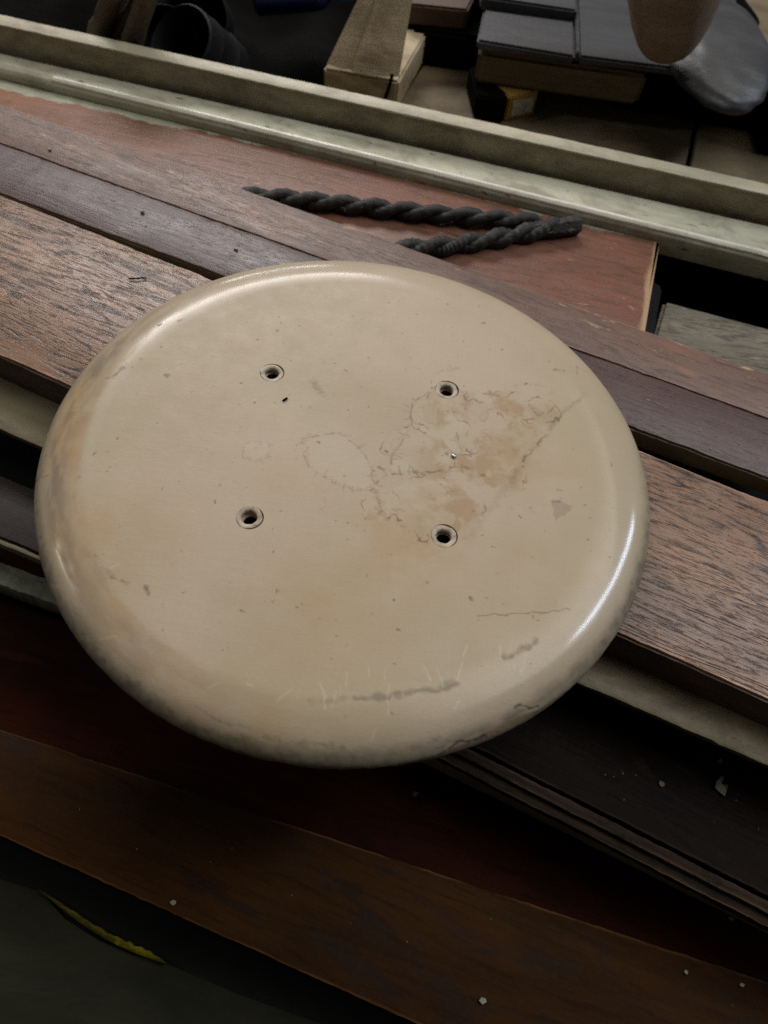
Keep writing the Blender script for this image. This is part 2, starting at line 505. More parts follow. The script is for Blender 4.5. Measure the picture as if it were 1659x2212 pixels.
# the cream mask in the red material is measured from a line just in front of the rail
for n in M['red'].node_tree.nodes:
    pass

# --- rough grey timber and dark block right of the red plank
ZG = -.40
g = [un(1436, 648, ZG), un(1659, 712, ZG), un(1900, 785, ZG), un(1900, 1000, ZG), un(1395, 790, ZG)]
e = tag(empty('grey_timber', un(1500, 760, ZG)), 'rough weathered grey timber past the end of the red plank', 'timber')
o = prism('timber_face', [p - un(1500, 760, ZG) for p in g[::-1]], -.22, 0, M['grey_wood'], e, .015)
g = [un(1400, 598, ZG), un(1432, 618, ZG), un(1412, 730, ZG), un(1372, 730, ZG)]
e = tag(empty('dark_block', un(1400, 680, ZG)), 'small dark grey block between the red plank end and the grey timber', 'block')
prism('block', [p - un(1400, 680, ZG) for p in g[::-1]], -.2, .0, M['metal'], e, .012)

# --- lower timbers in front
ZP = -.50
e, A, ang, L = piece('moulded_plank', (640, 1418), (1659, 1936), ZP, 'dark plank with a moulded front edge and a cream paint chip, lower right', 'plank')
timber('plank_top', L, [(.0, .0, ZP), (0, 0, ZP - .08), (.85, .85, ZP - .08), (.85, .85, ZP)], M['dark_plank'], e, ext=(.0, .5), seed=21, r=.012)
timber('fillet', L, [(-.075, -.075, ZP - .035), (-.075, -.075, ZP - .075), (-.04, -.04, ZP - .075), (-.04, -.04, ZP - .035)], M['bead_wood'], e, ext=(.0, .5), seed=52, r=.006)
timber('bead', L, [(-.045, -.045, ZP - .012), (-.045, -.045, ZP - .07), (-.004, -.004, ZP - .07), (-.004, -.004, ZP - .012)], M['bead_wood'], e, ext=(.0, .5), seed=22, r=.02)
ZO = -.64
e, A, ang, L = piece('olive_rail', (640, 1490), (1659, 1992), ZO, 'thin dull olive rail below the moulded plank, lower right', 'rail')
timber('rail_face', L, [(0, 0, ZO), (0, 0, ZO - .12), (.05, .02, ZO - .12), (.05, .045, ZO)], M['olive'], e, ext=(.0, .5), seed=23, r=.012)

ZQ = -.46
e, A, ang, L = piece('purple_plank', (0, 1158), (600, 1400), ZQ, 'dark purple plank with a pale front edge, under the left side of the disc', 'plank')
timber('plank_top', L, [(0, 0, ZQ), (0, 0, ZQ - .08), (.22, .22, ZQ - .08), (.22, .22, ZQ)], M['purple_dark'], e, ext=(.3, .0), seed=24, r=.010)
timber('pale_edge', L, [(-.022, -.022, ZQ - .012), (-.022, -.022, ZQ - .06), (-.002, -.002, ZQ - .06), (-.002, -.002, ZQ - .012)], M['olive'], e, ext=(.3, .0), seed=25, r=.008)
ZF = -.64
e, A, ang, L = piece('flaking_strip', (0, 1264), (700, 1516), ZF, 'pale strip of flaking paint at the lower left of the disc', 'strip')
timber('strip_face', L, [(0, 0, ZF), (.0, .0, ZF - .1), (.085, .085, ZF - .1), (.085, .085, ZF)], M['flaky'], e, ext=(.3, .0), seed=26, r=.010, wear=.006)

ZK = -.80
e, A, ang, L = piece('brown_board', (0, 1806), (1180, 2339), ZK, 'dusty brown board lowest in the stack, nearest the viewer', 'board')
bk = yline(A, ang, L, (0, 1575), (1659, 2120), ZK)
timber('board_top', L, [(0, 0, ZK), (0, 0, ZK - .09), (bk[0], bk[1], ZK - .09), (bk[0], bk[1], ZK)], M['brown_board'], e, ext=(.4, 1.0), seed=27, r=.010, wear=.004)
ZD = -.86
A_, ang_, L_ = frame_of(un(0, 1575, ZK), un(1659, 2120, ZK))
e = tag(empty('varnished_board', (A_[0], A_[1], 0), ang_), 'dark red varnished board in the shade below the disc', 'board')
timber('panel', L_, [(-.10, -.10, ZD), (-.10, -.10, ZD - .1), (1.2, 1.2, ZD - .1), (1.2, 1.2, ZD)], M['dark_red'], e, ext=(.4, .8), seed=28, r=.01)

# --- olive sheet and yellow sliver on the floor, lower left
ZM = -1.045
edge = [(-260, 1790), (-60, 1880), (90, 1927), (140, 1985), (215, 2032), (290, 2064), (355, 2080), (520, 2150), (760, 2235), (900, 2330)]
pts = [un(x, y, ZM) for x, y in edge]
pts += [un(900, 2700, ZM), un(-260, 2700, ZM)]
cpt = sum(pts) / len(pts)
e = tag(empty('olive_sheet', (cpt[0], cpt[1], -1.06)), 'dark olive sheet on the floor at the lower left', 'sheet')
bm = bmesh.new()
f = bm.faces.new([bm.verts.new(Vector((p[0] - cpt[0], p[1] - cpt[1], .003)) * S) for p in pts])
r_ = bmesh.ops.extrude_face_region(bm, geom=[f])
for v in r_['geom']:
    if isinstance(v, bmesh.types.BMVert): v.co.z += .012 * S
bm_obj('sheet', bm, M['mat_green'], e, 30)
lo = []; hi = []
for i in range(33):
    t_ = i / 32
    x_ = 86 + 270 * t_
    yl = 1924 + 158 * t_ + 21 * math.sin(math.pi * t_)
    wd_ = 19 * min(1, t_ / .22, (1 - t_) / .12) * (.75 + .25 * t_)
    lo.append((x_, yl)); hi.append((x_ + 3, yl - .5 - wd_ * random.uniform(.6, 1.05)))
bm = bmesh.new()
cpt = un(220, 2010, -1.03)
ll = [bm.verts.new(Vector(un(x, y, -1.03) - cpt + np.array([0, 0, .012])) * S) for x, y in lo]
hh = [bm.verts.new(Vector(un(x, y, -1.03) - cpt + np.array([0, 0, .03])) * S) for x, y in hi]
lb = [bm.verts.new(v.co - Vector((0, 0, .03 * S))) for v in ll]
hb = [bm.verts.new(v.co - Vector((0, 0, .045 * S))) for v in hh]
for i in range(len(lo) - 1):
    for a, b in ((ll, hh), (lb, ll), (hh, hb), (hb, lb)):
        bm.faces.new((a[i], a[i + 1], b[i + 1], b[i]))
o = bm_obj('yellow_sliver', bm, M['yellow'], None, 50)
o.location = Vector(cpt) * S
tag(o, 'curved yellow sliver of worn painted rim lying on the dark floor', 'rim')

# ------------------------------------------------------------------ the disc
A1, B1, A2, B2 = .17, .081, .06, .058


def profile():
    flat = np.linspace(.004, 1 - A1, 290)
    t = np.linspace(0, np.pi / 2, 60)[1:]
    r = np.concatenate([flat, 1 - A1 + A1 * np.sin(t), 1 - A2 + A2 * np.cos(t[::2])])
    z = np.concatenate([0 * flat, -B1 + B1 * np.cos(t), -B1 - B2 * np.sin(t[::2])])
    return r, z


def value_noise(u, v, scale, seed, octaves=4, gain=.55):
    out = np.zeros_like(u); amp = 1; tot = 0
    for o_ in range(octaves):
        g = np.random.default_rng(seed + o_ * 17).uniform(0, 1, (256, 256))
        x, y = u * scale + 100.3, v * scale + 91.7
        i, j = np.floor(x).astype(int), np.floor(y).astype(int)
        a, b = x - i, y - j
        a, b = a * a * (3 - 2 * a), b * b * (3 - 2 * b)
        i, j = i % 256, j % 256; i2, j2 = (i + 1) % 256, (j + 1) % 256
        out += amp * (g[i, j] * (1 - a) * (1 - b) + g[i2, j] * a * (1 - b) + g[i, j2] * (1 - a) * b + g[i2, j2] * a * b)
        tot += amp; amp *= gain; scale *= 2.03
    return out / tot


def on_disc(x, y):
    """photo point -> (theta, unrolled radius) on the disc's own surface"""
    p = un(x, y, 0)
    if np.hypot(p[0], p[1]) < 1 - A1 - .01:
        return np.array([p[0], p[1]])
    d = RM @ np.array([(x - 829.5) / 1661., -(y - 1106) / 1661., -1]); d /= np.linalg.norm(d)
    dd = ((PV - CAM) @ d)
    dist = np.linalg.norm(PV - CAM - dd[:, None] * d, axis=1)
    near = np.where(dist < dist.min() + .006)[0]
    k = near[np.argmin(dd[near])]
    return PU[k]


def build_disc():
    global PV, PU
    r, z = profile()
    NS = 1400
    th = np.linspace(0, 2 * np.pi, NS, endpoint=False)
    arc = np.concatenate([[r[0]], r[0] + np.cumsum(np.hypot(np.diff(r), np.diff(z)))])
    T, Rr = np.meshgrid(th, r); Z = np.repeat(z[:, None], NS, 1); AR = np.repeat(arc[:, None], NS, 1)
    u0, v0 = Rr * np.cos(T), Rr * np.sin(T)
    # slightly hand made: tiny waviness of the rim, chipped lower edge
    low = np.clip((-Z - .07) / .07, 0, 1)
    wv = .0035 * np.sin(2 * T + 1.0) + .002 * np.sin(3 * T + .4)
    chip = value_noise(np.cos(T) * 4, np.sin(T) * 4 + Z * 6, 6, 5, 4)
    k = 1 + wv * np.clip((Rr - .5) / .5, 0, 1) - low * .012 * np.clip(chip - .45, 0, 1) * 3
    V = np.stack([u0 * k, v0 * k, Z - .0012 * (value_noise(u0, v0, 3, 9, 3) - .5)], -1)
    PV = V.reshape(-1, 3); PU = np.stack([AR * np.cos(T), AR * np.sin(T)], -1).reshape(-1, 2)
    nr = len(r)
    idx = np.arange(nr * NS).reshape(nr, NS)
    a = idx[:-1]; b = idx[1:]
    Q = np.stack([a, b, np.roll(b, -1, 1), np.roll(a, -1, 1)], -1).reshape(-1, 4)
    return PV.copy(), Q, idx, arc, r


PVv, Q, idx, arc, prof_r = build_disc()
NV = len(PVv)
U = PU.copy()
X, Y = U[:, 0], U[:, 1]
TH = np.arctan2(Y, X); RHO = np.hypot(X, Y)

wx = X + .022 * (value_noise(X, Y, 9, 3, 4) - .5) * 2
wy = Y + .022 * (value_noise(X, Y, 9, 4, 4) - .5) * 2
fx = X + .012 * (value_noise(X, Y, 40, 13, 2) - .5) * 2
fy = Y + .012 * (value_noise(X, Y, 40, 14, 2) - .5) * 2


def dseg(px, py, pts, closed=False):
    P = np.array([on_disc(*p) for p in pts])
    if closed: P = np.vstack([P, P[:1]])
    lo_, hi_ = P.min(0) - .25, P.max(0) + .25
    d = np.full(len(px), 9.)
    sel = np.where((px > lo_[0]) & (px < hi_[0]) & (py > lo_[1]) & (py < hi_[1]))[0]
    qx, qy = px[sel], py[sel]; dd = np.full(len(sel), 9.)
    for a, b in zip(P[:-1], P[1:]):
        ab = b - a
        t = np.clip(((qx - a[0]) * ab[0] + (qy - a[1]) * ab[1]) / (ab @ ab + 1e-12), 0, 1)
        dd = np.minimum(dd, np.hypot(qx - a[0] - t * ab[0], qy - a[1] - t * ab[1]))
    d[sel] = dd
    return d


def inside(px, py, pts):
    P = np.array([on_disc(*p) for p in pts])
    c = np.zeros(len(px), bool)
    j = len(P) - 1
    for i in range(len(P)):
        cond = ((P[i, 1] > py) != (P[j, 1] > py)) & (px < (P[j, 0] - P[i, 0]) * (py - P[i, 1]) / (P[j, 1] - P[i, 1] + 1e-12) + P[i, 0])
        c ^= cond
        j = i
    return c


def blob(x, y, rx, soft=.5, w=1.0, px=None, py=None):
    px = wx if px is None else px; py = wy if py is None else py
    c = on_disc(x, y); rr = rx / 680.
    d = np.hypot(px - c[0], py - c[1]) / rr
    return w * np.clip((1 - d) / soft, 0, 1)


n_f = value_noise(X, Y, 60, 21, 3)
n_m = value_noise(X, Y, 14, 22, 4)
spk = value_noise(X, Y, 150, 23, 2)

edge_l = np.zeros(NV); stain = np.zeros(NV); pale = np.zeros(NV); grime_shade = np.zeros(NV); scratch = np.zeros(NV); orange = np.zeros(NV); bare = np.zeros(NV)


def dseg2(px, py, a, b):
    d = np.full(len(px), 9.)
    sel = np.where((np.abs(px - (a[0] + b[0]) / 2) < abs(a[0] - b[0]) / 2 + .02) & (np.abs(py - (a[1] + b[1]) / 2) < abs(a[1] - b[1]) / 2 + .02))[0]
    ab = b - a
    t = np.clip(((px[sel] - a[0]) * ab[0] + (py[sel] - a[1]) * ab[1]) / (ab @ ab + 1e-12), 0, 1)
    d[sel] = np.hypot(px[sel] - a[0] - t * ab[0], py[sel] - a[1] - t * ab[1])
    return d


def spiky(pts, wd, amt, closed=False):
    """dried tide line with little hairs standing on it"""
    global edge_l
    d = dseg(fx, fy, pts, closed)
    hair = value_noise(X, Y, 95, 31, 2)
    width = wd * (.45 + 1.2 * np.clip(hair - .5, 0, 1) * 2)
    m = np.clip(1.25 - d / width, 0, 1) * np.clip((n_f - .34) * 5, .06, 1) * amt * .8
    edge_l = np.maximum(edge_l, m)
    P = np.array([on_disc(*p) for p in (pts + pts[:1] if closed else pts)])
    for a, b in zip(P[:-1], P[1:]):
        ln_ = np.hypot(*(b - a))
        nrm = np.array([-(b - a)[1], (b - a)[0]]) / max(ln_, 1e-6)
        for q_ in range(int(ln_ / .011) + 1):
            if rng.uniform() < .55: continue
            c = a + (b - a) * rng.uniform() + rng.normal(0, .004, 2)
            hl_ = rng.uniform(.006, .02) * (wd / .008)
            e_ = c + nrm * hl_ * rng.choice([-1, 1], p=[.35, .65]) + rng.normal(0, .005, 2)
            edge_l = np.maximum(edge_l, np.clip(1.3 - dseg2(X, Y, c, e_) / rng.uniform(.0022, .0042), 0, 1) * amt * rng.uniform(.2, .65))


b2 = [(656, 948), (700, 936), (748, 940), (776, 966), (800, 1000), (806, 1046), (788, 1058), (742, 1050), (700, 1030), (666, 1004)]
spiky(b2, .007, .66, True)
pale = np.maximum(pale, .30 * inside(wx, wy, b2))
b1 = [(524, 962), (550, 950), (580, 954), (588, 976), (575, 992), (548, 996), (528, 986)]
spiky(b1, .005, .45, True)
pale = np.maximum(pale, .28 * inside(wx, wy, b1))
spiky([(958, 838), (920, 852), (890, 872), (884, 900), (886, 930), (868, 952), (850, 975), (842, 1000)], .009, .8)
spiky([(804, 1056), (816, 1036), (846, 1022), (882, 1018), (920, 1024), (960, 1014), (1000, 1010), (1046, 1028)], .009, .95)
spiky([(806, 1052), (818, 1078), (828, 1104), (824, 1112)], .010, .8)
spiky([(832, 1112), (862, 1104), (868, 1082), (858, 1070)], .006, .55)
spiky([(936, 806), (962, 798), (990, 796)], .006, .4)
spiky([(1040, 846), (1060, 856), (1094, 856), (1110, 846)], .010, .8)
spiky([(1106, 834), (1140, 826), (1180, 836), (1196, 852)], .006, .4)
spiky([(988, 936), (984, 958), (996, 972), (1030, 978)], .007, .75)
spiky([(1040, 924), (1042, 944), (1052, 950), (1062, 942)], .005, .6)
spiky([(1140, 870), (1160, 900), (1180, 890), (1196, 882)], .011, .8)
spiky([(1000, 850), (1014, 862)], .010, .7)
spiky([(700, 1064), (702, 1090), (690, 1110)], .004, .35)
spiky([(770, 1140), (790, 1120), (800, 1110)], .005, .4)
pale = np.maximum(pale, .4 * inside(wx, wy, [(890, 880), (960, 880), (1000, 900), (985, 960), (960, 1005), (850, 1015), (850, 985), (884, 940)]))
pale = np.maximum(pale, .55 * inside(wx, wy, [(828, 1066), (866, 1050), (930, 1040), (930, 1070), (866, 1076), (858, 1100), (836, 1098)]))
# one connected water stain: a warped field with tide marks on its contours
BL = [(880, 960, 58), (930, 1000, 66), (985, 1010, 62), (1060, 965, 78), (1040, 1020, 66), (1105, 868, 52), (1165, 880, 46), (975, 856, 46), (905, 1095, 72), (985, 1085, 66), (835, 1080, 40), (1120, 930, 50), (930, 890, 50), (1090, 1040, 52), (1030, 890, 44)]
fl_ = np.full(NV, -9.)
w1 = X + .05 * (value_noise(X, Y, 7, 61, 5, .6) - .5) * 2 + .012 * (value_noise(X, Y, 55, 62, 2) - .5) * 2
w2 = Y + .05 * (value_noise(X, Y, 7, 63, 5, .6) - .5) * 2 + .012 * (value_noise(X, Y, 55, 64, 2) - .5) * 2
for x_, y_, r_0 in BL:
    c = on_disc(x_, y_)
    fl_ = np.maximum(fl_, 1 - np.hypot(w1 - c[0], w2 - c[1]) / (r_0 / 690.))
nb_ = value_noise(X, Y, 10, 65, 5, .62)
fl_ = fl_ + .9 * (nb_ - .5)
inn = np.clip(fl_ / np.where(X > on_disc(1010, 950)[0], .45, .14), 0, 1)
pale = np.maximum(pale, .35 * np.clip(fl_ / .1, 0, 1) * np.clip((on_disc(1000, 950)[0] - X) / .1, 0, 1))
mott = np.clip((value_noise(X, Y, 16, 66, 5, .65) - .42) * 5, 0, 1)
stain = np.maximum(stain, inn * (.09 + .66 * mott * np.clip((X - on_disc(900, 950)[0]) / .12 + .25, .15, 1)))
brk_ = np.clip((value_noise(X, Y, 22, 67, 3) - .40) * 5, .05, 1)
edge_l = np.maximum(edge_l, np.exp(-((fl_ - .04) / .04) ** 2) * 1.0 * brk_)
edge_l = np.maximum(edge_l, np.exp(-((fl_ - .42) / .04) ** 2) * .28 * np.clip((value_noise(X, Y, 18, 68, 3) - .5) * 6, 0, 1))
for a_ in ((1070, 962, 58, .5, .55), (1040, 985, 40, .6, .45), (1165, 888, 40, .5, .7), (1092, 862, 34, .6, .55), (1012, 856, 20, .6, .7), (905, 1096, 70, .5, .4), (930, 1160, 120, .8, .3), (820, 1105, 22, .6, .6), (1160, 1010, 70, .9, .25)):
    stain = np.maximum(stain, blob(*a_, px=w1, py=w2) * np.clip(.2 + 2.2 * (n_m - .35), 0, 1))
for a_ in ((880, 1180, 190, .9, .75), (700, 1300, 240, 1, .55), (300, 1120, 220, 1, .4), (180, 1150, 90, .8, .9), (250, 1240, 90, .9, .45), (640, 1050, 160, 1, .35), (1100, 1230, 200, 1, .25), (420, 1530, 130, 1, .6), (560, 1570, 120, 1, .5), (1150, 990, 150, 1, .4), (300, 1420, 110, 1, .4)):
    orange = np.maximum(orange, blob(*a_) * np.clip(.5 + 1.2 * (n_m - .35), 0, 1))


def mark(pts, wd, amt, k=2.0):
    global grime_shade
    d = dseg(fx, fy, pts)
    grime_shade = np.maximum(grime_shade, np.clip(1.2 - d / wd, 0, 1) * amt * np.clip((n_f - .2) * k, .1, 1))


mark([(1262, 850), (1205, 900), (1172, 945), (1140, 985)], .012, .34)
mark([(1140, 985), (1080, 1070), (1010, 1160)], .02, .18)
mark([(1030, 1331), (1130, 1326), (1236, 1317)], .0035, .5, 3)
mark([(1196, 1085), (1210, 1083), (1228, 1098)], .010, .75)
grime_shade = np.maximum(grime_shade, .28 * inside(fx, fy, [(1192, 1085), (1212, 1080), (1234, 1102), (1200, 1122)]))
mark([(670, 1507), (760, 1507), (850, 1499)], .014, .30)
mark([(770, 1504), (850, 1497), (920, 1487), (984, 1476)], .012, .5, 4)
mark([(1090, 1416), (1130, 1396), (1160, 1376)], .011, .5)
mark([(230, 1238), (252, 1250), (280, 1258)], .007, .7)
mark([(318, 1276), (322, 1281)], .010, .8)
mark([(170, 1180), (190, 1196), (240, 1240)], .012, .35)
mark([(676, 824), (688, 840), (700, 850)], .016, .35)
mark([(1202, 796), (1215, 800)], .010, .6)
mark([(1250, 790), (1246, 806)], .004, .8)
mark([(1256, 792), (1268, 800)], .003, .5)
mark([(1198, 1300), (1200, 1310)], .003, .3)
mark([(208, 830), (232, 815), (268, 790)], .010, .5)
mark([(90, 985), (112, 972)], .006, .6); mark([(84, 1030), (100, 1022)], .006, .55)
mark([(420, 1530), (480, 1555), (560, 1590), (640, 1612), (740, 1622)], .010, .45)
mark([(648, 1630), (656, 1636)], .024, .8)
mark([(955, 1632), (985, 1612), (1004, 1600), (1050, 1596)], .007, 1.0, 6)
mark([(930, 1610), (970, 1612), (1000, 1606)], .016, .7)
mark([(1118, 1534), (1132, 1525), (1150, 1529), (1166, 1528)], .0045, 1.0, 6)
for i in range(260):                                     # dark specks
    a, q_ = rng.uniform(0, 2 * np.pi), .9 * math.sqrt(rng.uniform(0, 1))
    c = np.array([q_ * math.cos(a), q_ * math.sin(a)])
    s_ = rng.uniform(.0018, .0042) if i > 25 else rng.uniform(.004, .008)
    d = np.hypot((fx - c[0]) * rng.uniform(.6, 1.4), fy - c[1])
    grime_shade = np.maximum(grime_shade, np.clip(1.4 - d / s_, 0, 1) * rng.uniform(.25, .75))
# smudged left shoulder and dirty lower rim, plus shade painted at lower left
bn2 = (value_noise(TH * 4, RHO * 6, 6, 71, 4) - .5) * .035
lefts = np.exp(-((np.abs(TH) - 2.95) / .75) ** 2) * np.exp(-((RHO - .925) / .05) ** 2)
sm = value_noise(TH * 2.2, RHO * 9, 4, 41, 4)
grime_shade = np.maximum(grime_shade, lefts * np.clip((sm - .25) * 1.7, 0, .6))
lw = np.exp(-(np.minimum(np.abs(TH + 2.75), 2 * np.pi - np.abs(TH + 2.75)) / .95) ** 2)
inner = np.clip((RHO + .012 * (sm - .5) - .842) / .016, 0, 1) * np.clip((.985 - RHO) / .05, 0, 1)
orange = np.maximum(orange, lw * inner * np.clip(.45 + (n_m - .4) * 1.4, 0, .9))
grime_shade = np.maximum(grime_shade, lw * inner * np.clip(.10 + (sm - .45) * .9, 0, .35))
outer = np.clip((RHO - .945) / .03, 0, 1)
grime_shade = np.maximum(grime_shade, lw * outer * np.clip(.22 + (sm - .45) * .8 + (n_f - .5) * .4, 0, .5))
front = np.clip((-np.sin(TH) + .55) / .8, 0, 1)
grime_shade = np.maximum(grime_shade, front * np.clip((RHO + bn2 - .958) / .035, 0, 1) * np.clip(.62 + (n_f - .5) * .6 + (n_m - .5) * .4, 0, .9))
lf2 = np.exp(-((TH + 2.25) / .55) ** 2) * np.clip((RHO - .91) / .06, 0, 1)  # lower left rim: dirt together with painted shade
grime_shade = grime_shade * (1 - .75 * np.exp(-((TH + 1.0) / .25) ** 2) * np.clip((RHO - .985) / .01, 0, 1))
mark([(955, 1632), (985, 1612), (1004, 1600), (1050, 1596)], .007, 1.0, 6)
mark([(930, 1612), (965, 1614), (990, 1608)], .014, .8)
mark([(1118, 1534), (1132, 1525), (1150, 1529), (1166, 1528)], .0045, 1.0, 6)
grime_shade = np.maximum(grime_shade, lf2 * np.clip(.28 + (sm - .45) * 1.0, 0, .55))
ring2 = value_noise(TH * 3, RHO * 20, 5, 44, 4)
grime_shade = np.maximum(grime_shade, np.clip((RHO - .95) / .05, 0, 1) * np.clip((ring2 - .55) * 2.2, 0, .5))
# bare plaster along the broken lower edge at the front right
bnoise = (value_noise(X, Y, 12, 47, 4) - .5) * .05
tb = np.exp(-((TH + 1.02) / .34) ** 2)
bare = np.clip((RHO + bnoise * .6 - (1.06 - .068 * tb)) / .010, 0, 1) * np.clip((-np.sin(TH) - .2) * 4, 0, 1)
# light scratches
for i in range(26):
    x0 = rng.uniform(620, 1180); y0 = 1500 - .10 * (x0 - 700) - (max(0, x0 - 1000) * .25) + rng.normal(0, 22)
    L0 = rng.uniform(8, 34); tl = rng.normal(.1, .35)
    d = dseg(X, Y, [(x0, y0), (x0 + tl * L0, y0 - L0)])
    scratch = np.maximum(scratch, np.clip(1.2 - d / .0022, 0, 1) * rng.uniform(.12, .5))
for pts in ([(598, 1508), (630, 1484)], [(240, 1222), (258, 1218)], [(448, 1480), (470, 1470)], [(212, 1381), (246, 1374)], [(806, 1602), (818, 1572)], [(530, 1472), (545, 1478)], [(700, 1500), (690, 1475)]):
    scratch = np.maximum(scratch, np.clip(1.3 - dseg(X, Y, pts) / .0024, 0, 1) * .32)

disc = tag(empty('wooden_disc', (0, 0, -.139)), 'round cream painted disc with four screw holes and brown water stains, lying on the boards', 'disc')
me = bpy.data.meshes.new('painted_body')
top_c = NV; bot_c = NV + 1
V2 = np.vstack([PVv, [[0, 0, 0]], [[0, 0, -.139]]]) + np.array([0, 0, .139])
last = idx[-1]; first = idx[0]
F = [tuple(map(int, f_)) for f_ in Q]
F += [(int(first[i]), int(first[(i + 1) % len(first)]), top_c) for i in range(len(first))]
F += [(int(last[(i + 1) % len(last)]), int(last[i]), bot_c) for i in range(len(last))]
me.from_pydata((V2 * S).tolist(), [], F)
attrs = dict(tide=edge_l, stain=stain, pale=pale, grime_shade=grime_shade, scratch=scratch, orange=orange, bare=bare, gloss=np.clip((RHO - .80) / .06, 0, 1) * (1 - .8 * np.exp(-((TH + 1.75) / .62) ** 4)) * (1 - np.clip(grime_shade * 1.2, 0, .9)))
for nm, a_ in attrs.items():
    at = me.attributes.new(nm, 'FLOAT', 'POINT')
    at.data.foreach_set('value', np.concatenate([np.clip(a_, 0, 1), [0, 0]]).astype(np.float32))
bm = bmesh.new(); bm.from_mesh(me)
if sum(f_.normal.z * f_.calc_center_median().z for f_ in bm.faces[:2000]) < 0:
    bmesh.ops.reverse_faces(bm, faces=bm.faces[:])
bm.to_mesh(me); bm.free()

k = NT('cream_disc_paint')
base = k.mix(k.ramp(k.noise((1.6, 1.6, 1.6), (2, 2, 2), 4, .6), .35, .65), lin((183, 166, 144)), lin((172, 156, 129)))
base = k.mix(k.math('MULTIPLY', k.ramp(k.noise((3, 3, 3), (5, 2, 2), 5, .65), .45, .7), .4), base, lin((176, 156, 134)))
weave = k.math('ADD', k.noise((220, 9, 9), (1, 1, 1), 3, .6), k.noise((9, 220, 9), (1, 5, 1), 3, .6))
base = k.mix(k.math('MULTIPLY', k.ramp(weave, .85, 1.2), .11), base, lin((150, 138, 116)))
base = k.mix(k.math('MULTIPLY', k.ramp(k.noise((90, 90, 90), (3, 1, 7), 3, .7), .6, .72), .22), base, lin((140, 122, 98)))
base = k.mix(k.math('MULTIPLY', k.attr('orange'), .8), base, lin((172, 136, 90)))
base = k.mix(k.math('MULTIPLY', k.attr('pale'), .45), base, lin((196, 192, 172)))
base = k.mix(k.math('MULTIPLY', k.attr('stain'), .75), base, lin((150, 114, 70)))
base = k.mix(k.math('MULTIPLY', k.attr('tide'), .8), base, lin((112, 80, 50)))
bcol = k.mix(k.ramp(k.noise((20, 20, 20), (3, 3, 3), 7, .75), .35, .65), lin((150, 126, 96)), lin((112, 98, 80)))
base = k.mix(k.attr('bare'), base, bcol)
base = k.mix(k.math('MULTIPLY', k.attr('grime_shade'), .85), base, lin((66, 58, 52)))
base = k.mix(k.math('MULTIPLY', k.attr('scratch'), .8), base, lin((216, 208, 190)))
rg = k.n('ShaderNodeMapRange')
k.put(rg.inputs['Value'], k.noise((12, 12, 12), (8, 8, 8), 6, .7))
rg.inputs['From Min'].default_value, rg.inputs['From Max'].default_value = .3, .7
rg.inputs['To Min'].default_value, rg.inputs['To Max'].default_value = .40, .55
rr_ = k.math('ADD', rg.outputs[0], k.math('MULTIPLY', k.math('ADD', k.attr('bare'), k.math('MULTIPLY', k.attr('grime_shade'), .5)), .45))
k.bump(k.math('ADD', k.math('ADD', k.math('MULTIPLY', weave, .25), k.noise((55, 55, 55), (2, 4, 4), 5, .7)), k.math('ADD', k.math('MULTIPLY', k.attr('grime_shade'), -.8), k.math('MULTIPLY', k.attr('bare'), -1.6))), .22, .0006)
k.put(k.b.inputs['Coat Weight'], k.math('ADD', .04, k.math('MULTIPLY', k.attr('gloss'), .6)))
k.put(k.b.inputs['Coat Roughness'], k.math('ADD', k.math('SUBTRACT', .36, k.math('MULTIPLY', k.attr('gloss'), .22)), k.math('MULTIPLY', k.math('ADD', k.attr('bare'), k.attr('grime_shade')), .6)))
M['disc'] = k.done(base, rr_, .28)

body = link('painted_body', me, M['disc'], disc, 0)

# four counterbored screw holes, drilled right through
holes = [on_disc(588, 805), on_disc(966, 842), on_disc(540, 1118), on_disc(960, 1157)]
bm = bmesh.new()
HR, CR = .0225, .0416


def lathe_into(bm, c, prof, seg=48, closed_top=True):
    rings = []
    for r, z in prof:
        rings.append([bm.verts.new(Vector((c[0] + r * math.cos(t), c[1] + r * math.sin(t), z)) * S) for t in (2 * math.pi * i / seg for i in range(seg))])
    for a, b in zip(rings, rings[1:]):
        for i in range(seg):
            bm.faces.new((a[i], a[(i + 1) % seg], b[(i + 1) % seg], b[i]))
    if closed_top:
        bm.faces.new(rings[0][::-1]); bm.faces.new(rings[-1])
    return rings


for h in holes:
    lathe_into(bm, h, [(HR, -.05), (HR, .139 - .03), (CR, .139 - .012), (CR + .001, .25)])
cm_ = bpy.data.meshes.new('drill')
bmesh.ops.recalc_face_normals(bm, faces=bm.faces)
bm.to_mesh(cm_); bm.free()
cut = bpy.data.objects.new('drill', cm_)
COL.objects.link(cut)
cut.location = (0, 0, -.139 * S)
md = body.modifiers.new('holes', 'BOOLEAN')
md.operation = 'DIFFERENCE'; md.object = cut; md.solver = 'EXACT'
bpy.context.view_layer.update()
dg = bpy.context.evaluated_depsgraph_get()
nm_ = bpy.data.meshes.new_from_object(body.evaluated_get(dg))
body.modifiers.clear()
body.data = nm_
nm_.name = 'painted_body'
kd = NT('dark_bore')
M['bore'] = kd.done(lin((58, 44, 30)), .85, .2)  # bore walls coloured darker than the painted face
nm_.materials.append(M['bore'])
for p_ in nm_.polygons:
    c_ = p_.center / S
    if .002 < c_.z < .139 - .014 and any((c_.x - h[0]) ** 2 + (c_.y - h[1]) ** 2 < .024 ** 2 for h in holes):
        p_.material_index = 1
bpy.data.objects.remove(cut)
nm_.polygons.foreach_set('use_smooth', [True] * len(nm_.polygons))
nm_.set_sharp_from_angle(angle=math.radians(35))
nm_.update()

